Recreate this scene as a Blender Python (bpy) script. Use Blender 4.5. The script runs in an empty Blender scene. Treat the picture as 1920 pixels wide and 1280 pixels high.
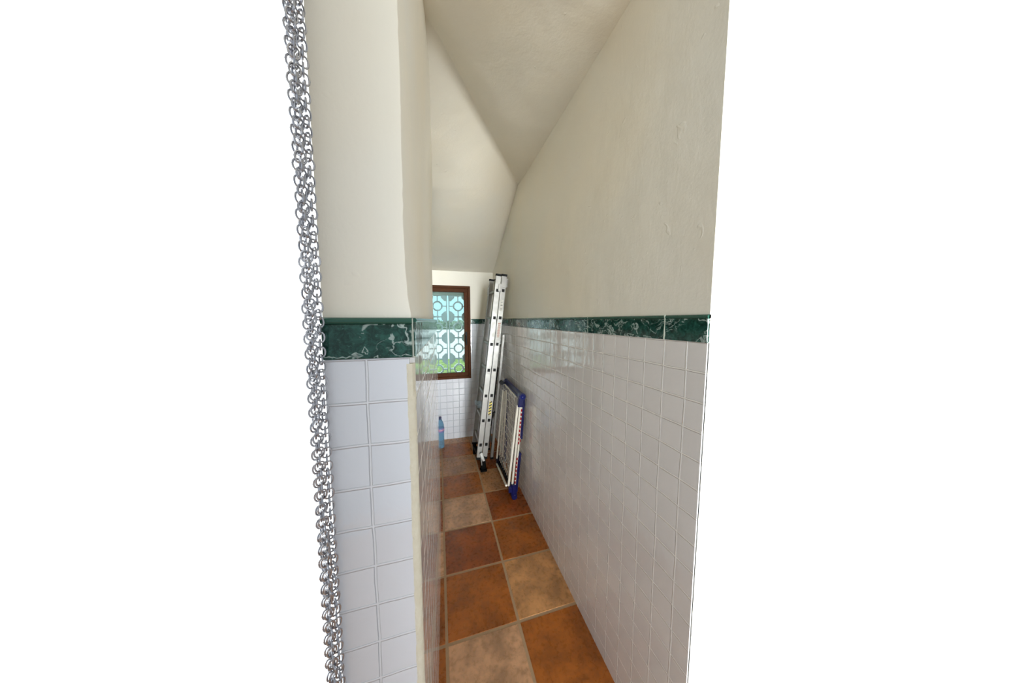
import bpy, bmesh, math, random
from mathutils import Vector, Matrix

random.seed(7)
H = 1.47            # camera height in metres; the plan below is laid out in units of H
sc = bpy.context.scene
col = sc.collection

# ------------------------------------------------------------------ camera
FPX = 486.0
pitch = math.atan(40 / FPX)
yaw = math.atan(138 / (FPX / math.cos(pitch)))
cam_data = bpy.data.cameras.new('camera')
cam_data.sensor_fit = 'HORIZONTAL'
cam_data.sensor_width = 36
cam_data.lens = FPX * 36 / 1920
cam_data.clip_start = 0.01
cam = bpy.data.objects.new('camera', cam_data)
col.objects.link(cam)
cam.location = (0, 0, H)
cam.rotation_euler = (math.pi / 2 - pitch, 0, -yaw)
sc.camera = cam

# ------------------------------------------------------------------ world
world = bpy.data.worlds.new('daylight')
sc.world = world
world.use_nodes = True
wt = world.node_tree
wt.nodes.clear()
wo = wt.nodes.new('ShaderNodeOutputWorld')
bgn = wt.nodes.new('ShaderNodeBackground')
tc = wt.nodes.new('ShaderNodeTexCoord')
dot = wt.nodes.new('ShaderNodeVectorMath'); dot.operation = 'DOT_PRODUCT'
dot.inputs[1].default_value = Vector((0.11, -1.0, 0.0)).normalized()
wt.links.new(tc.outputs['Generated'], dot.inputs[0])
mr = wt.nodes.new('ShaderNodeMapRange'); mr.interpolation_type = 'SMOOTHSTEP'
mr.inputs['From Min'].default_value = 0.945
mr.inputs['From Max'].default_value = 1.0
SKY = 0.46
mr.inputs['To Min'].default_value = SKY
mr.inputs['To Max'].default_value = 40.0       # bright sky lobe added behind the camera to light the passage
wt.links.new(dot.outputs['Value'], mr.inputs['Value'])
dot3 = wt.nodes.new('ShaderNodeVectorMath'); dot3.operation = 'DOT_PRODUCT'      # a gap of blue between the white clouds
dot3.inputs[1].default_value = Vector((0.05, 1.0, 0.08)).normalized()
wt.links.new(tc.outputs['Generated'], dot3.inputs[0])
mr3 = wt.nodes.new('ShaderNodeMapRange'); mr3.interpolation_type = 'SMOOTHSTEP'
mr3.inputs['From Min'].default_value = 0.955; mr3.inputs['From Max'].default_value = 0.985
wt.links.new(dot3.outputs['Value'], mr3.inputs['Value'])
mixc = wt.nodes.new('ShaderNodeMix'); mixc.data_type = 'RGBA'
mixc.inputs[6].default_value = (0.93, 0.98, 1.0, 1); mixc.inputs[7].default_value = (0.30, 0.44, 0.47, 1)
wt.links.new(mr3.outputs['Result'], mixc.inputs[0])
wt.links.new(mixc.outputs[2], bgn.inputs['Color'])
dot2 = wt.nodes.new('ShaderNodeVectorMath'); dot2.operation = 'DOT_PRODUCT'
dot2.inputs[1].default_value = (0, 1, 0)
wt.links.new(tc.outputs['Generated'], dot2.inputs[0])
mr2 = wt.nodes.new('ShaderNodeMapRange'); mr2.interpolation_type = 'SMOOTHSTEP'
mr2.inputs['From Min'].default_value = -0.05; mr2.inputs['From Max'].default_value = 0.35
mr2.inputs['To Min'].default_value = 0.0; mr2.inputs['To Max'].default_value = 1.2      # the open garden side is brighter
wt.links.new(dot2.outputs['Value'], mr2.inputs['Value'])
add = wt.nodes.new('ShaderNodeMath'); add.operation = 'ADD'
wt.links.new(mr.outputs['Result'], add.inputs[0]); wt.links.new(mr2.outputs['Result'], add.inputs[1])
wt.links.new(add.outputs[0], bgn.inputs['Strength'])
wt.links.new(bgn.outputs[0], wo.inputs[0])

sc.view_settings.view_transform = 'Standard'
sc.view_settings.look = 'None'
sc.view_settings.gamma = 1
sc.view_settings.use_curve_mapping = False
sc.view_settings.exposure = 0.60
sc.cycles.max_bounces = 14
sc.cycles.diffuse_bounces = 8
sc.cycles.transparent_max_bounces = 12

# ------------------------------------------------------------------ helpers
def W(p):
    return Vector((p[0] * H, p[1] * H, (p[2] + 1) * H))

class MB:
    """collects shapes given in plan units (z measured from eye level) into one mesh"""
    def __init__(s):
        s.bm = bmesh.new()
        s.cur = 0
    def face(s, vs):
        try:
            f = s.bm.faces.new(vs); f.material_index = s.cur; return f
        except ValueError:
            return None
    def box(s, x0, x1, y0, y1, z0, z1):
        c = [s.bm.verts.new(W((x, y, z))) for z in (z0, z1) for y in (y0, y1) for x in (x0, x1)]
        for q in ((0, 2, 3, 1), (4, 5, 7, 6), (0, 1, 5, 4), (2, 6, 7, 3), (0, 4, 6, 2), (1, 3, 7, 5)):
            s.face([c[i] for i in q])
    def bar(s, p0, p1, w, t, up=(0, 1, 0), bev=0.0):
        """box beam from p0 to p1; t measured along up, w across it; bev = corner cut"""
        p0, p1 = Vector(p0), Vector(p1)
        d = (p1 - p0).normalized()
        u = Vector(up); u = (u - d * u.dot(d)).normalized()
        a = d.cross(u)
        hw, ht = w / 2, t / 2
        if bev > 0:
            b = min(bev, hw * .8, ht * .8)
            prof = [(hw - b, -ht), (hw, -ht + b), (hw, ht - b), (hw - b, ht), (-hw + b, ht), (-hw, ht - b), (-hw, -ht + b), (-hw + b, -ht)]
        else:
            prof = [(hw, -ht), (hw, ht), (-hw, ht), (-hw, -ht)]
        r0 = [s.bm.verts.new(W(p0 + a * x + u * y)) for x, y in prof]
        r1 = [s.bm.verts.new(W(p1 + a * x + u * y)) for x, y in prof]
        n = len(prof)
        for i in range(n):
            s.face([r0[i], r0[(i + 1) % n], r1[(i + 1) % n], r1[i]])
        s.face(r0[::-1]); s.face(r1)
    def tube(s, pts, r, n=10, caps=True):
        pts = [Vector(p) for p in pts]
        rings = []
        prev = None
        for i, p in enumerate(pts):
            d = ((pts[min(i + 1, len(pts) - 1)] - pts[max(i - 1, 0)])).normalized()
            if prev is None:
                a = d.orthogonal().normalized()
            else:
                a = (prev - d * prev.dot(d)).normalized()
            prev = a
            b = d.cross(a)
            rr = r[i] if isinstance(r, (list, tuple)) else r
            rings.append([s.bm.verts.new(W(p + (a * math.cos(k * math.tau / n) + b * math.sin(k * math.tau / n)) * rr)) for k in range(n)])
        for i in range(len(rings) - 1):
            for k in range(n):
                s.face([rings[i][k], rings[i][(k + 1) % n], rings[i + 1][(k + 1) % n], rings[i + 1][k]])
        if caps:
            s.face(rings[0][::-1]); s.face(rings[-1])
    def lathe(s, c, prof, n=24):
        """prof = [(radius, z)] round a vertical axis at c"""
        rings = []
        for r, z in prof:
            rings.append([s.bm.verts.new(W((c[0] + math.cos(k * math.tau / n) * r, c[1] + math.sin(k * math.tau / n) * r, z))) for k in range(n)])
        for i in range(len(rings) - 1):
            for k in range(n):
                s.face([rings[i][k], rings[i][(k + 1) % n], rings[i + 1][(k + 1) % n], rings[i + 1][k]])
        s.face(rings[0][::-1]); s.face(rings[-1])
    def prism_y(s, poly, y0, y1):
        a = [s.bm.verts.new(W((x, y0, z))) for x, z in poly]
        b = [s.bm.verts.new(W((x, y1, z))) for x, z in poly]
        n = len(poly)
        s.face(a); s.face(b[::-1])
        for i in range(n):
            s.face([a[i], b[i], b[(i + 1) % n], a[(i + 1) % n]])
    def ring_y(s, cx, cz, ro, ri, y0, y1, n=8, ph=0.5):
        o, i_ = [], []
        for y in (y0, y1):
            o.append([s.bm.verts.new(W((cx + ro * math.cos((k + ph) * math.tau / n), y, cz + ro * math.sin((k + ph) * math.tau / n)))) for k in range(n)])
            i_.append([s.bm.verts.new(W((cx + ri * math.cos((k + ph) * math.tau / n), y, cz + ri * math.sin((k + ph) * math.tau / n)))) for k in range(n)])
        for k in range(n):
            j = (k + 1) % n
            s.face([o[0][k], o[0][j], i_[0][j], i_[0][k]])
            s.face([o[1][k], i_[1][k], i_[1][j], o[1][j]])
            s.face([o[0][k], o[1][k], o[1][j], o[0][j]])
            s.face([i_[0][k], i_[0][j], i_[1][j], i_[1][k]])
    def build(s, name, mats, parent=None, smooth=False, bevel=0.0, loc=None):
        bmesh.ops.recalc_face_normals(s.bm, faces=s.bm.faces)
        org = Vector((0, 0, 0))
        if loc is not None:
            org = W(loc)
        elif parent is not None:
            org = parent.matrix_basis.translation.copy()
            q = parent.parent
            while q is not None:
                org += q.matrix_basis.translation; q = q.parent
        bmesh.ops.translate(s.bm, verts=s.bm.verts, vec=-org)
        me = bpy.data.meshes.new(name)
        s.bm.to_mesh(me); s.bm.free()
        if not isinstance(mats, (list, tuple)):
            mats = [mats]
        for m in mats:
            me.materials.append(m)
        if smooth:
            for p in me.polygons: p.use_smooth = True
            try: me.set_sharp_from_angle(angle=math.radians(40))
            except Exception: pass
        o = bpy.data.objects.new(name, me)
        col.objects.link(o)
        if parent is not None:
            o.parent = parent
        elif loc is not None:
            o.location = org
        if bevel > 0:
            b = o.modifiers.new('bevel', 'BEVEL'); b.width = bevel; b.segments = 2; b.limit_method = 'ANGLE'
        return o

def thing(name, label, cat, loc, group=None):
    o = bpy.data.objects.new(name, None)
    o.empty_display_size = 0.05
    col.objects.link(o)
    o.location = W(loc)
    o['label'] = label; o['category'] = cat
    if group: o['group'] = group
    return o

def tag(o, label, cat, group=None, kind=None):
    o['label'] = label; o['category'] = cat
    if group: o['group'] = group
    if kind: o['kind'] = kind
    return o

def struct(o, label=None, cat=None):
    o['kind'] = 'structure'
    if label: o['label'] = label
    if cat: o['category'] = cat
    return o

# ------------------------------------------------------------------ materials
class N:
    def __init__(s, name):
        s.m = bpy.data.materials.new(name)
        s.m.use_nodes = True
        s.t = s.m.node_tree
        s.b = s.t.nodes['Principled BSDF']
    def n(s, typ, **kw):
        nd = s.t.nodes.new(typ)
        for k, v in kw.items():
            setattr(nd, k, v)
        return nd
    def put(s, sock, v):
        if isinstance(v, bpy.types.NodeSocket):
            s.t.links.new(v, sock)
        elif v is not None:
            if hasattr(sock.default_value, '__len__') and isinstance(v, (tuple, list)) and len(v) == 3 and len(sock.default_value) == 4:
                v = (*v, 1)
            sock.default_value = v
    def math(s, op, a, b=None, c=None):
        nd = s.n('ShaderNodeMath', operation=op)
        s.put(nd.inputs[0], a)
        if b is not None: s.put(nd.inputs[1], b)
        if c is not None: s.put(nd.inputs[2], c)
        return nd.outputs[0]
    def mapr(s, v, a, b, c=0.0, d=1.0):
        nd = s.n('ShaderNodeMapRange'); nd.interpolation_type = 'SMOOTHSTEP'
        s.put(nd.inputs['Value'], v)
        nd.inputs['From Min'].default_value = a; nd.inputs['From Max'].default_value = b
        nd.inputs['To Min'].default_value = c; nd.inputs['To Max'].default_value = d
        return nd.outputs['Result']
    def mix(s, f, a, b):
        nd = s.n('ShaderNodeMix', data_type='RGBA')
        s.put(nd.inputs[0], f); s.put(nd.inputs[6], a); s.put(nd.inputs[7], b)
        return nd.outputs[2]
    def noise(s, vec, scale, detail=3, rough=.5, dist=0.0, out='Fac'):
        nd = s.n('ShaderNodeTexNoise')
        s.put(nd.inputs['Vector'], vec)
        nd.inputs['Scale'].default_value = scale; nd.inputs['Detail'].default_value = detail
        nd.inputs['Roughness'].default_value = rough; nd.inputs['Distortion'].default_value = dist
        return nd.outputs[out]
    def pos(s):
        return s.n('ShaderNodeNewGeometry').outputs['Position']
    def bump(s, h, strength=.5, dist=.01, nrm=None):
        nd = s.n('ShaderNodeBump')
        nd.inputs['Strength'].default_value = strength; nd.inputs['Distance'].default_value = dist
        s.put(nd.inputs['Height'], h)
        if nrm is not None: s.put(nd.inputs['Normal'], nrm)
        return nd.outputs[0]
    def set(s, **kw):
        for k, v in kw.items():
            s.put(s.b.inputs[k.replace('_', ' ')], v)
        return s.m

def simple(name, colr, rough=.5, metal=0.0, **kw):
    k = N(name)
    return k.set(**{'Base_Color': colr, 'Roughness': rough, 'Metallic': metal}, **kw)

def plaster(name, base):
    k = N(name)
    p = k.pos()
    big = k.noise(p, 1.8, 3, .5)
    c = k.mix(k.mapr(big, .35, .7), base, tuple(b * f for b, f in zip(base, (1.03, 1.0, .95))))
    mp = k.n('ShaderNodeMapping'); k.put(mp.inputs['Vector'], p)
    mp.inputs['Scale'].default_value = (1, 1, .35); mp.inputs['Rotation'].default_value = (.3, .25, 0)
    brush = k.noise(mp.outputs[0], 22, 4, .6, .4)
    fine = k.noise(p, 140, 3, .6)
    lump = k.noise(p, 3.5, 2, .5)
    pit = k.mapr(k.noise(p, 17, 2, .5, 1.2), .70, .78)
    h = k.math('ADD', k.math('MULTIPLY', brush, .35), k.math('ADD', k.math('MULTIPLY', fine, .10), k.math('ADD', k.math('MULTIPLY', lump, 2.4), k.math('MULTIPLY', pit, .25))))
    return k.set(Base_Color=c, Roughness=.55, Normal=k.bump(h, .62, .007), Specular_IOR_Level=.35)

def wall_tile(name, axis, off_u, pitch_u, off_z, pitch_z, colr, wav=1.0, grout=(.94, .91, .86)):
    """glazed square tiles with raised pale grout ; axis 0 = x, 1 = y"""
    k = N(name)
    p = k.pos()
    jit = k.noise(p, 9, 2, .5, 0, 'Color')
    jv = k.n('ShaderNodeVectorMath', operation='SUBTRACT'); k.put(jv.inputs[0], jit); jv.inputs[1].default_value = (.5, .5, .5)
    js = k.n('ShaderNodeVectorMath', operation='SCALE'); k.put(js.inputs[0], jv.outputs[0]); js.inputs['Scale'].default_value = .007
    ad = k.n('ShaderNodeVectorMath', operation='ADD'); k.put(ad.inputs[0], p); k.put(ad.inputs[1], js.outputs[0])
    sp = k.n('ShaderNodeSeparateXYZ'); k.put(sp.inputs[0], ad.outputs[0])
    u = k.math('DIVIDE', k.math('SUBTRACT', sp.outputs[axis], off_u * H), pitch_u * H)
    v = k.math('DIVIDE', k.math('SUBTRACT', sp.outputs[2], (off_z + 1) * H), pitch_z * H)
    def edge(w):
        f = k.math('FRACT', w)
        return k.math('MINIMUM', f, k.math('SUBTRACT', 1.0, f))
    eu, ev = edge(u), edge(v)
    e = k.math('MINIMUM', eu, ev)
    gr = k.mapr(e, .014, .042, 1.0, 0.0)
    # per tile tilt
    cell = k.n('ShaderNodeCombineXYZ')
    k.put(cell.inputs[0], k.math('FLOOR', u)); k.put(cell.inputs[1], k.math('FLOOR', v))
    wn = k.n('ShaderNodeTexWhiteNoise', noise_dimensions='3D'); k.put(wn.inputs['Vector'], cell.outputs[0])
    sc_ = k.n('ShaderNodeSeparateColor'); k.put(sc_.inputs[0], wn.outputs['Color'])
    fu = k.math('SUBTRACT', k.math('FRACT', u), .5); fv = k.math('SUBTRACT', k.math('FRACT', v), .5)
    tilt = k.math('ADD', k.math('MULTIPLY', fu, k.math('SUBTRACT', sc_.outputs[0], .5)), k.math('MULTIPLY', fv, k.math('SUBTRACT', sc_.outputs[1], .5)))
    wave = k.noise(p, 24, 2, .5, .6)
    pill = k.mapr(e, .02, .16, 0.0, 1.0)
    h = k.math('ADD', k.math('MULTIPLY', tilt, .25 * wav), k.math('ADD', k.math('MULTIPLY', wave, .75 * wav), k.math('MULTIPLY', pill, .16 * min(1, wav * 1.5))))
    n1 = k.bump(h, .30, .006)
    n2 = k.bump(gr, .9, .003, n1)
    tone = k.mix(sc_.outputs[2], colr, tuple(c * .955 for c in colr))
    c = k.mix(gr, tone, grout)
    r = k.mapr(gr, 0, 1, .035, .5)
    return k.set(Base_Color=c, Roughness=r, Normal=n2, IOR=1.9, Specular_IOR_Level=.5)

def marble(name):
    k = N(name)
    p = k.pos()
    n0 = k.noise(p, 9, 4, .6, 0, 'Color')
    wv = k.n('ShaderNodeVectorMath', operation='MULTIPLY_ADD'); k.put(wv.inputs[0], n0); wv.inputs[1].default_value = (.10, .10, .10); k.put(wv.inputs[2], p)
    blot = k.noise(p, 48, 5, .7, .8)
    base = k.mix(k.mapr(blot, .35, .72), (.003, .027, .019), (.024, .100, .078))
    spots = k.mapr(k.noise(p, 130, 3, .6), .58, .75)
    base = k.mix(k.math('MULTIPLY', spots, .55), base, (.07, .19, .155))
    v1 = k.noise(wv.outputs[0], 7, 4, .55, .5)
    vein = k.mapr(k.math('ABSOLUTE', k.math('SUBTRACT', v1, .485)), 0.0, .014, 1.0, 0.0)
    v2 = k.noise(wv.outputs[0], 17, 3, .5, .8)
    vein2 = k.mapr(k.math('ABSOLUTE', k.math('SUBTRACT', v2, .52)), 0.0, .018, .8, 0.0)
    mask = k.mapr(k.noise(p, 14, 3, .5), .36, .50)
    vm = k.math('MAXIMUM', k.math('MULTIPLY', vein, mask), k.math('MULTIPLY', vein2, k.mapr(k.noise(p, 11, 2, .5), .52, .66)))
    mp = k.n('ShaderNodeMapping'); k.put(mp.inputs['Vector'], wv.outputs[0])
    mp.inputs['Rotation'].default_value = (.5, .35, 0); mp.inputs['Scale'].default_value = (.55, .55, 1.6); mp.inputs['Location'].default_value = (.37, .2, .11)
    v3 = k.noise(mp.outputs[0], 8, 5, .6, .7)
    vein3 = k.mapr(k.math('ABSOLUTE', k.math('SUBTRACT', v3, .5)), 0.0, .013, .85, 0.0)
    vm = k.math('MAXIMUM', vm, vein3)
    c = k.mix(k.math('MULTIPLY', vm, .75), base, (.50, .60, .56))
    return k.set(Base_Color=c, Roughness=.09, Normal=k.bump(k.noise(p, 22, 2, .5, .4), .12, .006), Specular_IOR_Level=.4)

M_PL = plaster('cream_plaster', (.82, .785, .69))
TILE = (.76, .735, .715)
ZR = -.0395
M_TR = wall_tile('white_glazed_tile_right', 1, .4269, .0512, ZR, .0541, TILE, .6)
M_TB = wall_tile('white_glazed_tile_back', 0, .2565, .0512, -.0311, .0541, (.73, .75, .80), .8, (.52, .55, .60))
M_TL = wall_tile('white_glazed_tile_side', 1, .352, .0512, -.0465, .0541, TILE, .10)
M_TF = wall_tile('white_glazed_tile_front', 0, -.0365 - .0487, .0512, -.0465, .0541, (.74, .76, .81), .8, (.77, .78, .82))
M_MARBLE = marble('green_marble')
M_LIST = simple('plain_green_glaze', (.018, .085, .058), .16)
M_MORTAR = N('cream_mortar')
_p = M_MORTAR.pos()
M_MORTAR = M_MORTAR.set(Base_Color=M_MORTAR.mix(M_MORTAR.noise(_p, 60, 3), (.62, .56, .42), (.74, .70, .58)), Roughness=.8, Normal=M_MORTAR.bump(M_MORTAR.noise(_p, 120, 4), .7, .004))

def floor_tile():
    k = N('terracotta_tile')
    p = k.pos()
    at = k.n('ShaderNodeAttribute'); at.attribute_name = 'tint'
    blot = k.noise(p, 7, 6, .65, .4)
    fine = k.noise(p, 45, 4, .6, .3)
    dark = k.math('ADD', k.math('MULTIPLY', blot, .75), k.math('MULTIPLY', fine, .25))
    f = k.mapr(dark, .34, .66, .62, 1.30)
    mul = k.n('ShaderNodeVectorMath', operation='SCALE'); k.put(mul.inputs[0], at.outputs['Color']); k.put(mul.inputs['Scale'], f)
    fl = k.mapr(k.noise(p, 60, 2, .5, 2.0), .74, .80, 0, .45)
    c = k.mix(fl, mul.outputs[0], (.06, .016, .006))
    r = k.mapr(fine, .3, .7, .22, .42)
    h = k.math('ADD', blot, k.math('MULTIPLY', fine, .5))
    return k.set(Base_Color=c, Roughness=r, Normal=k.bump(h, .25, .004), Specular_IOR_Level=.45)
M_FT = floor_tile()
M_GROUT = simple('sandy_grout', (.46, .30, .17), .85)
M_WOOD = N('brown_window_wood')
_p = M_WOOD.pos()
M_WOOD = M_WOOD.set(Base_Color=M_WOOD.mix(M_WOOD.noise(_p, 30, 4, .6, 1.5), (.045, .014, .004), (.105, .034, .009)), Roughness=.55, Specular_IOR_Level=.10)
M_ALU = N('aluminium')
_p = M_ALU.pos()
M_ALU = M_ALU.set(Base_Color=M_ALU.mix(M_ALU.noise(_p, 12, 4), (.30, .29, .27), (.38, .37, .34)), Roughness=M_ALU.mapr(M_ALU.noise(_p, 30, 3), .3, .7, .38, .52), Metallic=.75)
M_CHAIN = simple('chain_metal', (.42, .42, .45), .30, 1.0)
M_BLACK = simple('black_plastic', (.003, .003, .003), .5, Specular_IOR_Level=.2)
M_RUBBER = simple('black_rubber', (.002, .002, .002), .8, Specular_IOR_Level=.1)
M_BLUE = simple('dark_blue_plastic', (.005, .008, .085), .30)
M_WHITE = simple('white_enamel', (.84, .81, .70), .35)
M_WIRE = simple('white_wire', (.80, .78, .70), .4)
M_RED = simple('red_tape', (.38, .008, .012), .45)
M_YEL = simple('yellow_tape', (.80, .66, .10), .5)
M_PAPER = simple('label_paper', (.74, .72, .64), .6)
M_INK = simple('label_ink', (.06, .05, .05), .6)
M_INKR = simple('red_ink', (.42, .06, .04), .6)
M_STEEL = simple('galvanised_steel', (.42, .50, .53), .4, .6)
M_CONC = simple('painted_concrete', (.88, .88, .87), .8)
M_GLASS = N('window_glass')
M_GLASS = M_GLASS.set(Base_Color=(.74, .93, .955), Roughness=0.0, Transmission_Weight=1.0, IOR=1.02, Specular_IOR_Level=.5)

# ------------------------------------------------------------------ floor
def build_floor():
    mb = MB()
    XS = [-.6925, -.461, -.229, .003, .235, .467]
    YB = 2.095
    rows = [YB - .2245 * k for k in range(-1, 8)][::-1]        # .5235 ... 2.32
    OR = (.38, .110, .013); RD = (.31, .075, .010); PK = (.62, .34, .18); BR = (.48, .23, .095); ORL = (.60, .29, .11)
    tint = {}
    c1 = [PK, OR, RD, PK, OR, BR, OR, BR]
    c2 = [OR, ORL, OR, RD, BR, RD, OR, BR]
    cn = [OR, OR, PK, RD, OR, BR, BR, RD]
    lay = mb.bm.loops.layers.float_color.new('tint')
    g = .0032
    # screed with grout showing between the tiles
    mb.cur = 1
    def slab(poly, z0, z1):
        a = [mb.bm.verts.new(W((x, y, z0))) for x, y in poly]; b = [mb.bm.verts.new(W((x, y, z1))) for x, y in poly]
        mb.face(a[::-1]); mb.face(b)
        n = len(poly)
        for i in range(n): mb.face([a[i], a[(i + 1) % n], b[(i + 1) % n], b[i]])
    slab([(-.07, .28), (.47, .28), (.47, 2.30), (-.58, 2.30), (-.46, 1.31), (-.07, 1.31)], -1.05, -1.0008)
    mb.cur = 0
    edges_y = [.299] + rows
    for j in range(len(edges_y) - 1):
        y0, y1 = edges_y[j] + g, edges_y[j + 1] - g
        y1 = min(y1, 2.30)
        for i in range(len(XS) - 1):
            x0, x1 = XS[i] + g, XS[i + 1] - g
            k = j - 1
            lim = -.065 if y0 < 1.19 else (-.44 if y0 < 1.6 else -.50)
            if x1 < lim: continue
            x0 = max(x0, lim)
            x1 = min(x1, .46)
            t = (c1 if i == 3 else c2 if i == 4 else cn)[k % 8]
            f_ = random.uniform(.94, 1.06)
            def vert(x, y, z): return mb.bm.verts.new(W((x, y, z)))
            e = .0022
            top = [vert(x0 + e, y0 + e, -1.0), vert(x1 - e, y0 + e, -1.0), vert(x1 - e, y1 - e, -1.0), vert(x0 + e, y1 - e, -1.0)]
            bot = [vert(x0, y0, -1.0018), vert(x1, y0, -1.0018), vert(x1, y1, -1.0018), vert(x0, y1, -1.0018)]
            fs = [mb.face(top)] + [mb.face([bot[q], bot[(q + 1) % 4], top[(q + 1) % 4], top[q]]) for q in range(4)]
            for f in fs:
                for l in f.loops: l[lay] = (t[0] * f_, t[1] * f_, t[2] * f_, 1)
    o = mb.build('floor', [M_FT, M_GROUT])
    return struct(o, 'terracotta tile floor of the narrow passage', 'floor')
build_floor()

# unseen paving, wall and roof slab added behind the camera to shape the light
mb = MB(); mb.box(-1.5, .9, -2.4, .28, -1.05, -1.002)
struct(mb.build('floor_bounce', simple('bounce_terracotta', (.42, .25, .15), .6)), 'unseen terracotta paving added outside the passage for warm bounce light', 'floor')
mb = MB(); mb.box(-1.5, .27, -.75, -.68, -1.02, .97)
struct(mb.build('wall_light_blocker', simple('blocker_grey', (.36, .39, .44), .8)), 'unseen grey wall added behind the camera to shade the left pier', 'wall')
mb = MB(); mb.box(-1.5, .9, -2.4, -.05, .95, 1.0)
struct(mb.build('ceiling_light_blocker', simple('blocker_cream', (.80, .74, .62), .8)), 'unseen cream soffit added outside to shade and warm the upper pier', 'ceiling')

# ------------------------------------------------------------------ walls
def lerp_tab(tab, z):
    if z <= tab[0][0]: return tab[0][1]
    for (a, va), (b, vb) in zip(tab, tab[1:]):
        if z <= b: return va + (vb - va) * (z - a) / (b - a)
    return tab[-1][1]

def build_wall_left():
    tab = [(-1, -.037), (-.04, -.037), (.002, -.0320), (.0331, -.0357), (.0656, -.0376), (.129, -.0378), (.25, -.0367), (.336, -.0362), (.8, -.036)]
    rng = random.Random(3)
    zs = [-1.02, -.5, -.06] + [-.04 + .012 * i for i in range(34)] + [.45, .52, .6, .68, .76, .85]
    mb = MB(); loops = []
    for z in zs:
        xc = lerp_tab(tab, z) + rng.uniform(-.0005, .0005)
        d = rng.uniform(.003, .005)
        poly = [(-.130, .352), (xc - d, .352), (xc - d * .3, .353), (xc, .352 + d), (xc + .0005, .6), (-.029, .9), (-.024, 1.30), (-.028, 1.32), (-.445, 1.32), (-.56, 2.18), (-.56, 2.30), (-.60, 2.30), (-.47, 1.30), (-.130, .42)]
        k_ = min(1, max(0, (z - .42) / .33))
        poly = [(x + {4: .012, 5: .021, 6: .018, 7: .018}.get(i, 0) * k_, y) for i, (x, y) in enumerate(poly)]
        if z < -.02:
            poly = [(min(x, -.045) if i in (1, 2, 3) else (x if i not in (4, 5, 6, 7) else x - .012), y) for i, (x, y) in enumerate(poly)]
        loops.append([mb.bm.verts.new(W((x, y, z))) for x, y in poly])
    n = len(loops[0])
    for a, b in zip(loops, loops[1:]):
        for i in range(n):
            mb.face([a[i], a[(i + 1) % n], b[(i + 1) % n], b[i]])
    mb.face(loops[0][::-1]); mb.face(loops[-1])
    w = struct(mb.build('wall_left', M_PL, smooth=True), 'cream plastered wall pier at the left of the passage', 'wall')
    # front dado
    m = MB(); m.box(-.130, -.0365, .347, .362, -1.0, -.0465)
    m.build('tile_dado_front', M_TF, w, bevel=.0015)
    # side dado, follows the slightly bowed wall
    SL = [(-.0305, .355), (-.0270, .48), (-.0225, .62), (-.0155, .90), (-.0115, 1.15), (-.0095, 1.322)]
    def side(name, mats, z0, z1, dx, back=-.05, steps=None):
        m = MB()
        pl = [(x + dx, y) for x, y in SL]
        # smooth resample
        pts = []
        for i in range(len(pl) - 1):
            for q in range(6):
                t = q / 6; p0 = pl[max(i - 1, 0)]; p1 = pl[i]; p2 = pl[i + 1]; p3 = pl[min(i + 2, len(pl) - 1)]
                f = lambda a, b, c, d: .5 * ((2 * b) + (c - a) * t + (2 * a - 5 * b + 4 * c - d) * t * t + (-a + 3 * b - 3 * c + d) * t ** 3)
                pts.append((f(p0[0], p1[0], p2[0], p3[0]), p1[1] + (p2[1] - p1[1]) * t))
        pts.append(pl[-1])
        poly = pts + [(back, 1.322), (back, .355)]
        a = [m.bm.verts.new(W((x, y, z0))) for x, y in poly]; b = [m.bm.verts.new(W((x, y, z1))) for x, y in poly]
        m.face(a[::-1]); m.face(b)
        for i in range(len(poly)):
            m.face([a[i], a[(i + 1) % len(poly)], b[(i + 1) % len(poly)], b[i]])
        return m.build(name, mats, w, smooth=True)
    side('tile_dado_side', M_TL, -1.0, -.0465, 0)
    # mortar filled corner between the two runs of tile
    m = MB(); rng = random.Random(5); ls = []
    z = -1.0
    while z < -.0465:
        j = rng.uniform(-.0010, .0010); j2 = rng.uniform(-.0006, .0006)
        ls.append([m.bm.verts.new(W(q + (z,))) for q in ((-.042, .3475), (-.0375 + j, .3465), (-.0335, .3478 + j2), (-.0308 + j2, .3515), (-.0303, .358), (-.042, .36))])
        z += .009
    for a, b in zip(ls, ls[1:]):
        for i in range(6): m.face([a[i], a[(i + 1) % 6], b[(i + 1) % 6], b[i]])
    m.face(ls[0][::-1]); m.face(ls[-1])
    m.build('corner_mortar', M_MORTAR, w, smooth=True)
    # marble border
    m = MB(); m.box(-.130, -.0325, .345, .36, -.0465, -.0048)
    t = struct(m.build('trim_1', M_MARBLE, bevel=.002), 'dark green marble tile border on the near left wall face', 'tile border')
    m = MB()
    m.tube([(-.130, .3475, -.0010), (-.0320, .3475, -.0010)], .0040, 12)
    m.box(-.130, -.032, .3475, .36, -.0048, .0030)
    m.build('border_cap', M_LIST, t, smooth=True)
    m = MB()
    m.tube([(-.0318, .3485, -.0470), (-.0318, .3485, .0022)], .0013, 8)
    m.build('corner_bead', simple('glossy_edge', (.45, .48, .42), .15), t, smooth=True)
    ts = side('side', M_MARBLE, -.0465, -.0030, .0008)
    ts.parent = None; ts.name = 'trim_2'; struct(ts, 'green marble tile border along the passage face of the left wall', 'tile border')
    m = MB()
    pts = [(x + .0006, y, .0) for x, y in SL]
    m.tube(pts, .0030, 10)
    m.build('border_cap', M_LIST, ts, smooth=True)
    return w
build_wall_left()

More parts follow.
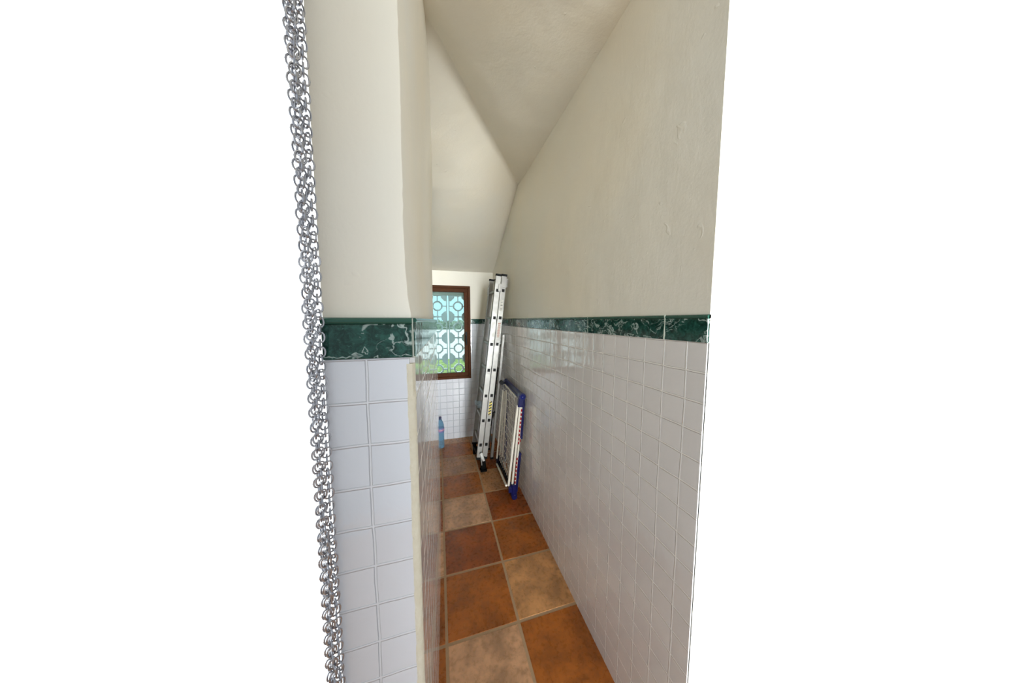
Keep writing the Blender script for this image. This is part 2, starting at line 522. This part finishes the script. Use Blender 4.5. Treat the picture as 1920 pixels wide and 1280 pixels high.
def build_wall_right():
    m = MB(); m.box(.4495, .497, .338, 2.31, -1.02, .95)
    w = struct(m.build('wall_right', M_PL), 'tall cream plastered wall on the right of the passage', 'wall')
    m = MB(); m.box(.447, .452, .338, 2.18, -1.0, ZR)
    m.build('tile_dado', M_TR, w)
    m = MB(); m.box(.4458, .452, .338, 2.178, ZR, .0030)
    t = struct(m.build('trim_3', M_MARBLE, bevel=.002), 'long green marble tile border along the right wall', 'tile border')
    m = MB(); m.tube([(.4478, .338, .0060), (.4478, 2.176, .0060)], .0036, 10); m.box(.4478, .452, .338, 2.176, .003, .0098)
    m.build('border_cap', M_LIST, t, smooth=True)
    m = MB()
    y = .4266; rng = random.Random(2)
    first = True
    while y < 2.1:
        rr = .0016 if first else .0006
        zz = [ZR + i * (.0505 / 12) for i in range(13)]
        m.tube([(.4458 if zz_ < .003 else .4446, y + rng.uniform(-.0004, .0004), zz_) for zz_ in zz], [rr * rng.uniform(.6, 1.3) for _ in zz], 6)
        y += .2848; first = False
    m.build('border_joint', simple('joint_filler', (.42, .46, .38), .6), t, smooth=True)
build_wall_right()

WX0, WX1, WZ0, WZ1 = -.535, .256, -.487, .2775
def build_wall_back():
    m = MB()
    y0, y1 = 2.1815, 2.32
    m.box(-.60, .497, y0, y1, -1.02, WZ0)
    m.box(-.60, .497, y0, y1, WZ1, .95)
    m.box(-.60, WX0, y0, y1, WZ0, WZ1)
    m.box(WX1, .497, y0, y1, WZ0, WZ1)
    m.box(WX0, WX1, 2.24, y1, .2085, WZ1)          # outer lintel seen through the glass
    w = struct(m.build('wall_back', M_PL), 'end wall of the passage round the window', 'wall')
    m = MB()
    m.box(-.56, .447, 2.179, 2.1815, -1.0, WZ0)
    m.box(WX1, .447, 2.179, 2.1815, WZ0, -.0311)
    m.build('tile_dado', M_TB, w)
    m = MB(); m.box(WX1 + .004, .4458, 2.177, 2.1815, -.0311, .0045)
    t = struct(m.build('trim_4', M_MARBLE, bevel=.002), 'short green marble tile border beside the window', 'tile border')
    m = MB(); m.tube([(WX1 + .004, 2.179, .0065), (.444, 2.179, .0065)], .0032, 8)
    m.build('border_cap', M_LIST, t, smooth=True)
build_wall_back()

# ------------------------------------------------------------------ ceiling
def build_ceiling():
    m = MB()
    NX, NS = 16, 12
    X0, X1 = -.045, .452
    def z_front(x, y):      # flat part with a slight sag near its rear edge
        return .747
    grid = []
    # for each x a profile running from the end wall to the doorway
    for i in range(NX + 1):
        u = i / NX
        x = X0 + (X1 - X0) * u
        yc = .76 + (1.4686 - .76) * max(0, (x + .005) / .452)
        zc = .772 - .012 * u
        yd = yc - (.07 + .22 * u)
        prof = []
        for t in [q / NS for q in range(NS)] + [.965, 1.0]:
            y = 2.19 + (yc - 2.19) * t
            z = .392 + (zc - .392) * t
            z -= .010 * math.sin(math.pi * t) * (1 - u * .5)
            prof.append((y, z))
        # rounded crease, then away-facing band, then the level part
        for t in (.08, .3, .6, .85, 1.0):
            y = yc + (yd - yc) * t
            z = zc + (.748 - zc) * (t * (1.6 - .6 * t))
            prof.append((y, z))
        for t in (.3, .65, 1.0):
            prof.append((yd + (.338 - yd) * t, .748 - .006 * t))
        grid.append([(x, y, z) for y, z in prof])
    # recess to the left, behind the pier
    ext = []
    for x in (-.60, -.3, -.12):
        row = []
        g0 = grid[0]
        for (xx, y, z) in g0:
            if y < 1.34: y = 1.34
            tt = (2.19 - y) / (2.19 - .76)
            row.append((x, y, .392 + .38 * tt))
        ext.append(row)
    vg = [[m.bm.verts.new(W(p)) for p in row] for row in grid]
    vt = [[m.bm.verts.new(W((p[0], p[1], p[2] + .06))) for p in row] for row in grid]
    nj = len(vg[0])
    for i in range(len(vg) - 1):
        for j in range(nj - 1):
            m.face([vg[i][j], vg[i + 1][j], vg[i + 1][j + 1], vg[i][j + 1]])
            m.face([vt[i][j], vt[i][j + 1], vt[i + 1][j + 1], vt[i + 1][j]])
    for i in range(len(vg) - 1):
        for j in (0, nj - 1):
            m.face([vg[i][j], vg[i + 1][j], vt[i + 1][j], vt[i][j]])
    for j in range(nj - 1):
        for i in (0, len(vg) - 1):
            m.face([vg[i][j], vg[i][j + 1], vt[i][j + 1], vt[i][j]])
    # recess slab
    e = [(-.60, 2.19, .392), (-.03, 2.19, .392), (-.03, 1.30, .62), (-.475, 1.30, .62)]
    a = [m.bm.verts.new(W(p)) for p in e]; b = [m.bm.verts.new(W((p[0], p[1], p[2] + .06))) for p in e]
    m.face(a); m.face(b[::-1])
    for i in range(4): m.face([a[i], a[(i + 1) % 4], b[(i + 1) % 4], b[i]])
    o = m.build('ceiling', M_PL, smooth=True)
    me = o.data
    try: me.set_sharp_from_angle(angle=math.radians(75))
    except Exception: pass
    struct(o, 'sloping plastered underside of a staircase above the passage', 'ceiling')
build_ceiling()

# ------------------------------------------------------------------ window and lattice
def build_window():
    w = bpy.data.objects.new('window_1', None); col.objects.link(w)
    w.location = W(((WX0 + WX1) / 2, 2.18, WZ0)); w.empty_display_size = .05
    struct(w, 'brown framed window at the end of the passage', 'window')
    ya, yb = 2.168, 2.215
    m = MB(); f = .020
    m.box(WX0, WX1, ya, yb, WZ1 - f, WZ1); m.box(WX0, WX1, ya, yb, WZ0, WZ0 + f)
    m.box(WX0, WX0 + f, ya, yb, WZ0 + f, WZ1 - f); m.box(WX1 - f, WX1, ya, yb, WZ0 + f, WZ1 - f)
    m.build('window_frame', M_WOOD, w, bevel=.003)
    mid = -.165; s = .030
    for (a, b) in ((WX0 + f, mid), (mid, WX1 - f)):
        m = MB(); y0, y1 = 2.176, 2.204
        m.box(a, b, y0, y1, WZ1 - f - s, WZ1 - f); m.box(a, b, y0, y1, WZ0 + f, WZ0 + f + s)
        m.box(a, a + s, y0, y1, WZ0 + f + s, WZ1 - f - s); m.box(b - s, b, y0, y1, WZ0 + f + s, WZ1 - f - s)
        sash = m.build('sash', M_WOOD, w, bevel=.003)
        m = MB(); m.box(a + s, b - s, 2.189, 2.1915, WZ0 + f + s, WZ1 - f - s)
        m.build('pane', M_GLASS, sash)
    m = MB()
    m.box(.212, .227, 2.170, 2.176, -.190, -.098)
    m.bar((.219, 2.160, -.205), (.219, 2.160, -.125), .012, .010, bev=.003)
    m.tube([(.219, 2.176, -.135), (.219, 2.162, -.135)], .0045, 8)
    m.build('handle', M_BLACK, w, bevel=.001)
build_window()

def build_grille():
    bw, bh = .170, .180
    x_r, z_t = .2490, .2080
    root = thing('window_lattice', 'pale concrete lattice of ringed blocks outside the window', 'lattice', (-.14, 2.29, z_t - 4 * bh))
    base = None
    y0, y1 = 2.275, 2.315
    for c in range(5):
        for r in range(4):
            cx = x_r - bw * (c + .5); cz = z_t - bh * (r + .5)
            if base is None:
                m = MB()
                hx, hz = bw / 2 - .007, bh / 2
                t = .007
                m.box(cx - hx, cx - hx + t, y0, y1, cz - hz, cz + hz); m.box(cx + hx - t, cx + hx, y0, y1, cz - hz, cz + hz)
                m.box(cx - hx, cx + hx, y0, y1, cz - hz, cz - hz + t * .8); m.box(cx - hx, cx + hx, y0, y1, cz + hz - t * .8, cz + hz)
                for sx in (-1, 1):
                    for sz in (-1, 1):
                        R = .047
                        q = [(0, 0), (R, 0), (R, R * .42), (R * .42, R), (0, R)]
                        m.prism_y([(cx + sx * (hx - a), cz + sz * (hz - b)) for a, b in q], y0 + .002, y1 - .002)
                m.ring_y(cx, cz, .0445, .0325, y0 + .001, y1 - .001, 8, .5)
                k = .004
                m.box(cx - hx + t, cx - .040, y0 + .001, y1 - .001, cz - k, cz + k); m.box(cx + .040, cx + hx - t, y0 + .001, y1 - .001, cz - k, cz + k)
                m.box(cx - k, cx + k, y0 + .001, y1 - .001, cz - hz + t * .8, cz - .040); m.box(cx - k, cx + k, y0 + .001, y1 - .001, cz + .040, cz + hz - t * .8)
                # small lozenge on the joint under each ring
                m.prism_y([(cx - .011, cz - hz), (cx, cz - hz + .02), (cx + .011, cz - hz)], y0 + .002, y1 - .002)
                m.prism_y([(cx - .011, cz + hz), (cx, cz + hz - .02), (cx + .011, cz + hz)], y0 + .002, y1 - .002)
                base = m.build('lattice_block', M_CONC, root)
                bx, bz = cx, cz
            else:
                o = base.copy(); col.objects.link(o); o.parent = root
                o.location = ((cx - bx) * H, 0, (cz - bz) * H)
build_grille()

# ------------------------------------------------------------------ garden seen through the window
def ground(name, ya, yb, za, mat, label, cat):
    m = MB()
    poly = [(-.30 * ya, ya), (.9 * ya, ya), (.9 * yb, yb), (-.30 * yb, yb)]
    a = [m.bm.verts.new(W((x, y, za))) for x, y in poly]; b = [m.bm.verts.new(W((x, y, za - .06))) for x, y in poly]
    m.face(a); m.face(b[::-1])
    for i in range(4): m.face([a[i], a[(i + 1) % 4], b[(i + 1) % 4], b[i]])
    return struct(m.build(name, mat), label, cat)
k = N('lawn_green'); _p = k.pos()
M_LAWN = k.set(Base_Color=k.mix(k.mapr(k.noise(_p, 9, 5, .7), .35, .65), (.12, .28, .04), (.62, .74, .26)), Roughness=.9, Normal=k.bump(k.noise(_p, 60, 4), 1, .03))
ground('ground_lawn', 2.34, 7.0, -1.02, M_LAWN, 'bright green lawn outside the window', 'lawn')
ground('ground_driveway', 7.0, 38.0, -1.02, simple('pale_gravel', (.80, .79, .75), .9), 'pale driveway beyond the lawn', 'ground')

def leaf_mass(name, c, rx, ry, rz, n, size, mat, label, cat, kind=None):
    rng = random.Random(41 + int(c[0] * 100))
    m = MB()
    for i in range(n):
        a = rng.uniform(0, math.tau); b = math.acos(rng.uniform(-.1, 1)); r = rng.uniform(.55, 1) 
        p = Vector((c[0] + rx * r * math.sin(b) * math.cos(a), c[1] + ry * r * math.sin(b) * math.sin(a), c[2] + rz * r * math.cos(b)))
        d = Vector((rng.uniform(-1, 1), rng.uniform(-1, 1), rng.uniform(-.3, 1))).normalized()
        e = d.orthogonal().normalized(); s_ = size * rng.uniform(.6, 1.3)
        q = [p - d * s_, p + e * s_ * .4, p + d * s_, p - e * s_ * .4]
        m.face([m.bm.verts.new(W(v)) for v in q])
    for q in range(5):
        a = q * 1.3
        m.tube([(c[0], c[1], c[2]), (c[0] + rx * .6 * math.cos(a), c[1] + ry * .6 * math.sin(a), c[2] + rz * .7)], size * .12, 5)
    o = m.build(name, mat, loc=c)
    tag(o, label, cat, kind=kind)
    return o
M_LEAF = simple('leaf_green', (.16, .40, .05), .6)
M_LEAFY = simple('leaf_yellow_green', (.42, .62, .10), .6)
M_DARKLEAF = simple('hedge_green', (.20, .27, .20), .8)
leaf_mass('shrub', (.05, 3.6, -1.0), .38, .30, .19, 900, .035, M_LEAFY, 'yellow green leafy shrub just outside the window, left of its neighbour', 'shrub')
leaf_mass('shrub', (.62, 4.3, -1.0), .40, .32, .26, 900, .035, M_LEAF, 'mid green leafy shrub outside behind the right of the window', 'shrub')
m = MB()
rng = random.Random(11)
for i in range(3500):
    p = Vector((rng.uniform(-7.5, 20), 30 + rng.uniform(-.5, .5), rng.uniform(-1.0, -.35 + .15 * math.sin(i * .01))))
    d = Vector((rng.uniform(-1, 1), rng.uniform(-1, 1), rng.uniform(-1, 1))).normalized(); e = d.orthogonal().normalized()
    s_ = rng.uniform(.25, .6)
    m.face([m.bm.verts.new(W(v)) for v in (p - d * s_, p + e * s_ * .5, p + d * s_, p - e * s_ * .5)])
tag(m.build('hedge', M_DARKLEAF), 'distant dark green hedge along the horizon outside the window', 'hedge', kind='stuff')

# ------------------------------------------------------------------ ladder
def build_ladder():
    root = thing('extension_ladder', 'tall folded aluminium ladder leaning in the corner beside the window', 'ladder', (.28, 1.76, -1.0))
    YF, YB = 1.655, 1.88
    zt, zb = .285, -.913
    tops = {'A': (.3781, .2387), 'B': (.4165, .2765)}
    w, t = .0335, .017
    rungs = [.190, .015, -.156, -.325, -.494, -.659, -.822]
    def xat(sec, z): 
        a, b = sec; return b + (a - b) * (z - zb) / (zt - zb)
    secs = {'A': ((.3781, .2387), YF, YB, zt, zb), 'B': ((.4165, .2765), YF, YB - .01, zt, zb)}
    for name, (ab, yf, yb, z1, z0) in secs.items():
        for y in (yf, yb):
            m = MB()
            yy = y
            m.bar((xat(ab, z0), yy, z0), (xat(ab, z1), yy, z1), w, t, bev=.003)
            # rolled edges of the extrusion
            for sx in (-1, 1):
                ox = sx * (w / 2 - .002)
                m.bar((xat(ab, z0) + ox, yy - t / 2, z0), (xat(ab, z1) + ox, yy - t / 2, z1), .003, .0022)
            st = m.build('stile', M_ALU, root, smooth=True)
            d = Vector((xat(ab, z1) - xat(ab, z0), 0, z1 - z0)).normalized()
            m = MB()
            pt = Vector((xat(ab, z1), yy, z1)); pb = Vector((xat(ab, z0), yy, z0))
            m.bar(pt - d * .004, pt + d * .010, w + .004, t + .004, bev=.004)
            m.build('end_cap', M_BLACK, st, bevel=.002)
            m = MB(); m.bar(pb - d * .010, pb + d * .006, w + .003, t + .004, bev=.003)
            m.build('end_cap', M_BLACK, st, bevel=.002)
            if y == yf:
                for z in rungs:
                    x = xat(ab, z)
                    m = MB()
                    m.bar((x, yy - t / 2 - .0022, z - .0095), (x + .0022, yy - t / 2 - .0022, z + .0095), .017, .004)
                    m.build('rung_plug', M_BLACK, st, bevel=.001)
        for z in rungs:
            x = xat(ab, z)
            m = MB(); m.bar((x, yf + t / 2, z), (x, yb - t / 2, z), .020, .018, up=(0, 0, 1), bev=.004)
            m.build('rung', M_ALU, root, smooth=True)
    # third, slimmer section against the wall
    C = ((.4235, .3395), 1.725, 1.86)
    c1, c0 = -.10, -.962
    def cx(z): return .3395 + (.4150 - .3395) * (z - c0) / (-.2266 - c0)
    for y in (C[1], C[2]):
        m = MB(); m.bar((cx(c0), y, c0), (cx(c1), y, c1), .020, .015, bev=.003)
        st = m.build('stile', M_ALU, root, smooth=True)
        m = MB(); m.bar((cx(c0), y, c0 - .010), (cx(c0) , y, c0 + .004), .022, .018)
        m.build('end_cap', M_BLACK, st)
    for z in (-.18, -.35, -.52, -.69, -.86):
        m = MB(); m.bar((cx(z), C[1] + .007, z), (cx(z), C[2] - .007, z), .018, .016, up=(0, 0, 1), bev=.003)
        m.build('rung', M_ALU, root, smooth=True)
    # guide brackets at the head
    ax, bx = xat(secs['A'][0], .235), xat(secs['B'][0], .235)
    m = MB()
    d = Vector((.13, 0, 1)).normalized()
    q = Vector((bx + .0015, YF - t / 2 - .0035, .236))
    m.bar(q - d * .026, q + d * .030, w + .005, .003, bev=.001)
    q = Vector((ax + .012, YF - t / 2 - .0045, .215))
    m.bar(q - d * .028, q + d * .016, .018, .004, bev=.001)
    m.bar((bx + w / 2 + .002, YF - .012, .21), (bx + w / 2 + .008, YF - .012, .265), .003, .024)
    m.build('guide_bracket', M_ALU, root, bevel=.001)
    m = MB()
    fx = xat(secs['A'][0], .20)
    m.bar((fx - .021, YB, .185), (fx - .016, YB, .235), .004, .022)
    m.build('guide_bracket', M_ALU, root, bevel=.001)
    # clamp on the rear stile
    m = MB(); x = xat(secs['A'][0], -.615)
    m.bar((x - .004, YB - .004, -.625), (x + .001, YB - .004, -.595), w + .012, .030, bev=.003)
    m.bar((x - .014, YB - .014, -.630), (x + .02, YB - .014, -.624), .03, .03)
    m.build('stile_clamp', M_STEEL, root, bevel=.002)
    # black webbing and locking arm between the sections
    m = MB()
    m.bar((.322, 1.70, -.72), (.372, 1.70, -.335), .022, .008)
    m.bar((.350, 1.70, -.365), (.374, 1.70, -.325), .016, .010)
    m.bar((.300, 1.74, -.93), (.322, 1.74, -.72), .026, .008)
    m.build('locking_strap', M_RUBBER, root)
    m = MB()
    m.bar((.304, 1.79, -.83), (.345, 1.79, -.62), .022, .004)
    m.bar((.300, 1.80, -.93), (.324, 1.80, -.70), .016, .004)
    m.build('locking_arm', M_ALU, root, bevel=.001)
    m = MB(); m.bar((.313, 1.712, -.655), (.364, 1.712, -.630), .008, .01)
    m.build('locking_pin', M_BLACK, root)
    # stabiliser foot
    m = MB()
    m.bar((.268, YF - .006, -1.0), (.266, YF + .006, -.905), .034, .030, bev=.005)
    m.bar((.268, YF - .010, -1.0), (.268, YF - .010, -.988), .042, .042, bev=.004)
    m.build('rubber_foot', M_RUBBER, root, bevel=.003)
    m = MB()
    m.bar((.268, YF - .028, -.925), (.250, YF - .022, -.870), .016, .006)
    m.bar((.256, YF - .012, -.960), (.252, YF - .012, -.905), .006, .012)
    m.build('foot_bracket', M_ALU, root, bevel=.001)
    m = MB()
    m.bar((.2405, YB, -1.0), (.2395, YB, -.913), .026, .024, bev=.004)
    m.build('rubber_foot', M_RUBBER, root, bevel=.003)
    m = MB()
    m.bar((.268, YF, -.945), (.2405, YB, -.945), .03, .018, up=(0, 0, 1), bev=.004)
    m.build('stabiliser_bar', M_BLACK, root)
    # labels and hazard stripes on the near stile
    yl = YF - t / 2 - .0030
    def strip(name, z0, z1, wd, mat):
        m = MB(); m.bar((xat(secs['B'][0], z0), yl + .0005, z0), (xat(secs['B'][0], z1), yl + .0005, z1), wd, .0006)
        return m.build(name, mat, root)
    a = strip('information_label', .060, .130, .020, M_PAPER)
    m = MB(); rng = random.Random(4)
    def mark(x, z, w_, h_):
        xx = xat(secs['B'][0], z) + x
        m.box(xx - w_ / 2, xx + w_ / 2, yl - .0006, yl, z - h_ / 2, z + h_ / 2)
    mark(-.006, .124, .003, .003); mark(.001, .122, .009, .0012)
    for z in (.115, .111, .078, .074, .069, .065): mark(0, z, .011, .0013)
    mark(-.003, .096, .005, .006); mark(.004, .096, .005, .006)
    m.build('printed_text', M_INK, a)
    a = strip('warning_label', -.115, -.015, .021, M_PAPER)
    m = MB()
    for q in range(3): mark(-.006 + q * .006, -.021, .004, .006)
    for q in range(16):
        mark(rng.uniform(-.001, .001), -.031 - q * .0052, rng.uniform(.012, .017), .0018)
    m.build('printed_text', M_INKR, a)
    a = strip('hazard_stripe', -.625, -.533, .0165, M_YEL)
    m = MB()
    for q in range(5):
        m = MB()
        z = -.618 + q * .0195; xx = xat(secs['B'][0], z)
        m.bar((xx - .0082, yl - .0004, z - .004), (xx + .0082, yl - .0004, z + .006), .0085, .0006)
        m.build('black_band', M_INK, a)
build_ladder()

# ------------------------------------------------------------------ folded drying rack
def build_rack():
    root = thing('clothes_airer', 'folded blue and white clothes drying rack leaning against the right wall', 'drying rack', (.388, 1.48, -1.0))
    # rack plane: Y across, lean from (x .386) at floor to (.418) at the top
    def X(z, off=0.0): return .386 + (.4175 - .386) * (z + 1) / .6 + off
    YN, YF_ = 1.325, 1.640
    # top bar
    m = MB()
    zt = -.402
    m.bar((X(zt) + .006, 1.29, zt - .004), (X(zt) + .003, 1.63, zt + .006), .020, .026, up=(0, 0, 1), bev=.005)
    m.bar((X(zt) - .004, 1.33, zt - .016), (X(zt) - .004, 1.60, zt - .008), .012, .012, up=(0, 0, 1), bev=.003)
    m.build('top_rail', M_BLUE, root, bevel=.002)
    m = MB(); m.tube([(X(zt) - .013, 1.345, zt - .022), (X(zt) - .013, 1.60, zt - .012)], .0045, 10)
    m.build('white_rail', M_WHITE, root, smooth=True)
    # hinges
    for (y, s) in ((1.295, 1.0), (1.625, .85)):
        m = MB()
        m.tube([(X(zt) + .003, y - .016, zt - .004), (X(zt) + .003, y + .016, zt - .004)], .0190 * s, 20)
        m.bar((X(-.46) - .002, y, -.462), (X(zt) - .001, y, zt - .006), .030, .026, bev=.004)
        h = m.build('hinge', M_BLUE, root, smooth=True)
        m = MB(); m.tube([(X(zt) + .003, y - .0185, zt - .004), (X(zt) + .003, y - .015, zt - .004)], .0125 * s, 18)
        m.build('hinge_cap', simple('blue_plastic_gloss', (.008, .016, .14), .12), h, smooth=True)
        m = MB(); m.tube([(X(zt) + .003, y - .0195, zt - .004), (X(zt) + .003, y - .018, zt - .004)], .0022, 8)
        m.build('rivet', M_CHAIN, h)
    # wheel like black knob at the far corner
    m = MB(); m.tube([(.3830, 1.590, -.4010), (.3830, 1.612, -.4010)], .0130, 18); m.tube([(.387, 1.60, -.401), (.408, 1.60, -.401)], .004, 8)
    m.build('knob', M_BLACK, root, smooth=True)
    # near side tubes
    def tb(name, p0, p1, r, mat=M_WHITE, n=10):
        m = MB(); m.tube([p0, p1], r, n); return m.build(name, mat, root, smooth=True)
    tb('leg_tube', (.4000, 1.300, -.455), (.3560, 1.330, -.920), .0066)
    tb('leg_tube', (.4150, 1.300, -.457), (.3790, 1.335, -.925), .0062)
    tb('leg_tube', (.4000, 1.622, -.455), (.3620, 1.655, -.935), .0060)
    tb('leg_tube', (.4120, 1.622, -.455), (.3820, 1.655, -.915), .0056)
    tb('leg_tube', (.4185, 1.600, -.455), (.3935, 1.630, -.915), .0050)
    # rail wound with red and white tape
    p0, p1 = Vector((.4265, 1.302, -.462)), Vector((.3935, 1.325, -.925))
    m = MB(); m.tube([p0, p1], .0050, 12); r = m.build('taped_rail', M_WHITE, root, smooth=True)
    m = MB(); nseg = 40
    d = (p1 - p0) / nseg
    side = Vector((1, .1, .05)).normalized()
    for q in range(1, nseg):
        if q == 22: m.build('red_tape', M_RED, r, smooth=True); m = MB()
        if 19 <= q <= 24: continue
        c = p0 + d * q
        s = side * (.0036 if q % 2 else -.0036) + Vector((0, -.0030, 0))
        m.tube([c + s - d * .55, c + s + d * .55], .0040, 8)
    m.build('red_tape', M_RED, r, smooth=True)
    # blue outer arms on the wall side
    m = MB(); m.bar((.4345, 1.302, -.415), (.4225, 1.312, -.640), .0135, .026, bev=.005); m.tube([(.4225, 1.299, -.640), (.4225, 1.325, -.640)], .0067, 12)
    m.build('side_arm', M_BLUE, root, smooth=True)
    m = MB(); m.bar((.4160, 1.315, -.732), (.3990, 1.330, -.955), .0145, .028, bev=.005); m.tube([(.4160, 1.301, -.732), (.4160, 1.329, -.732)], .0072, 12)
    m.build('side_arm', M_BLUE, root, smooth=True)
    m = MB(); m.bar((.4345, 1.622, -.415), (.4120, 1.640, -.955), .013, .020, bev=.004)
    m.build('side_arm', M_BLUE, root, smooth=True)
    # bottom corner blocks
    m = MB()
    m.bar((.3865, 1.333, -.985), (.3865, 1.333, -.915), .034, .034, bev=.008)
    m.bar((.356, 1.333, -.945), (.375, 1.333, -.945), .036, .026, bev=.006)
    m.tube([(.3865, 1.314, -.984), (.3865, 1.352, -.984)], .0160, 16)
    b = m.build('corner_foot', M_BLUE, root, smooth=True)
    m = MB(); m.tube([(.3885, 1.312, -.972), (.3885, 1.316, -.972)], .0024, 8); m.build('rivet', M_CHAIN, b)
    m = MB()
    m.bar((.3850, 1.655, -.990), (.3850, 1.655, -.920), .034, .030, bev=.006)
    m.bar((.358, 1.655, -.965), (.385, 1.655, -.965), .060, .024, bev=.005)
    m.build('corner_foot', simple('very_dark_blue_plastic', (.003, .004, .018), .4), root, smooth=True)
    m = MB(); m.tube([(.3430, 1.330, -.918), (.3600, 1.655, -.972)], .0060, 10); m.build('bottom_rail', M_WHITE, root, smooth=True)
    m = MB(); m.bar((.375, 1.345, -.945), (.380, 1.645, -.965), .020, .020, up=(0, 0, 1), bev=.004); m.build('lower_rail', M_BLACK, root)
    # wire panel
    def PX(y, z): return .375 + (.4035 - .375) * (z + .93) / .52 - .002
    for q in range(9):
        y = 1.365 + q * (.245 / 8)
        m = MB(); z0 = -.925 - .012 * q / 8; m.tube([(PX(y, z0) , y + .012, z0), (PX(y, -.425), y, -.425 + .010 * q / 8)], .0017, 6)
        m.build('hanging_wire', M_WIRE, root, smooth=True)
    for q in range(12):
        z = -.895 + q * .041
        m = MB(); m.tube([(PX(1.35, z) - .001, 1.352, z), (PX(1.62, z) - .001, 1.635, z)], .0014, 6)
        m.build('cross_wire', M_WIRE, root, smooth=True)
build_rack()

# ------------------------------------------------------------------ water bottle
def build_bottle():
    c = (-.0050, 2.050)
    root = thing('water_bottle', 'clear blue plastic water bottle standing on the floor under the window', 'bottle', (c[0], c[1], -1.0))
    k = N('blue_plastic_film')
    mat = k.set(Base_Color=(.36, .66, .90), Roughness=.08, Transmission_Weight=.75, IOR=1.25)
    prof = [(.020, -1.0), (.027, -.997), (.029, -.990)]
    z = -.985
    for i in range(9):
        prof += [(.0295, z), (.0285, z + .005), (.0295, z + .010)]; z += .0115
    prof += [(.0300, -.872), (.0300, -.835), (.0285, -.828), (.0290, -.822), (.0270, -.812), (.0225, -.797), (.0160, -.783), (.0110, -.775), (.0105, -.766)]
    m = MB(); m.lathe(c, prof, 28); m.build('bottle_body', mat, root, smooth=True)
    m = MB(); m.lathe(c, [(.0106, -.775), (.0125, -.7745), (.0125, -.7725), (.0098, -.772), (.0098, -.7635)], 20)
    m.lathe(c, [(.0112, -.767), (.0114, -.754), (.0100, -.753)], 20)
    m.build('bottle_cap', simple('dark_cap', (.03, .03, .09), .4), root, smooth=True)
    m = MB(); m.lathe(c, [(.0302, -.870), (.0306, -.869), (.0306, -.838), (.0302, -.837)], 28)
    lab = m.build('bottle_label', simple('blue_label', (.20, .20, .42), .4), root, smooth=True)
    m = MB(); m.lathe(c, [(.0307, -.858), (.0309, -.857), (.0309, -.849), (.0307, -.848)], 28)
    m.build('label_band', simple('pink_band', (.60, .30, .40), .4), lab, smooth=True)
build_bottle()

# ------------------------------------------------------------------ chain curtain
def build_chain():
    root = thing('chain_curtain', 'aluminium chain door curtain hanging at the left edge of the tiled pier', 'chain curtain', (-.138, .338, -.98))
    L, wdt, r = .0120, .0048, .00105      # link length, half width, wire radius
    pitch_ = .0084
    m = MB()
    z = -.96; i = 0
    while z < .46:
        ang = (math.radians(40) if i % 2 == 0 else math.radians(-50)) + random.uniform(-.3, .3)
        ca, sa = math.cos(ang), math.sin(ang)
        ring = []
        NS_, NR = 12, 6
        cx, cy = -.1290, .3385
        for s in range(NS_):
            t = s * math.tau / NS_
            lx = math.copysign(abs(math.cos(t)) ** .7, math.cos(t)) * wdt
            lz = math.sin(t) * L / 2
            rr = []
            nrm = Vector((math.cos(t), 0, math.sin(t)))
            for q in range(NR):
                a = q * math.tau / NR
                o = nrm * (math.cos(a) * r) + Vector((0, 1, 0)) * (math.sin(a) * r)
                px_, py_, pz_ = lx + o.x, o.y, lz + o.z
                rr.append(m.bm.verts.new(W((cx + px_ * ca - py_ * sa, cy + px_ * sa + py_ * ca, z + pz_))))
            ring.append(rr)
        for s in range(NS_):
            for q in range(NR):
                m.face([ring[s][q], ring[(s + 1) % NS_][q], ring[(s + 1) % NS_][(q + 1) % NR], ring[s][(q + 1) % NR]])
        z += pitch_; i += 1
    base = m.build('chain_strand', M_CHAIN, root, smooth=True)
    for q, (dx, dy, dz) in enumerate([(-.0052, -.005, .003), (-.0100, .001, -.002)]):
        o = base.copy(); col.objects.link(o); o.parent = root
        o.location = (dx * H, dy * H, dz * H)
    m = MB(); m.bar((-.158, .3385, .470), (-.120, .3385, .470), .012, .010, up=(0, 0, 1), bev=.002)
    m.build('curtain_rail', M_ALU, root)
build_chain()
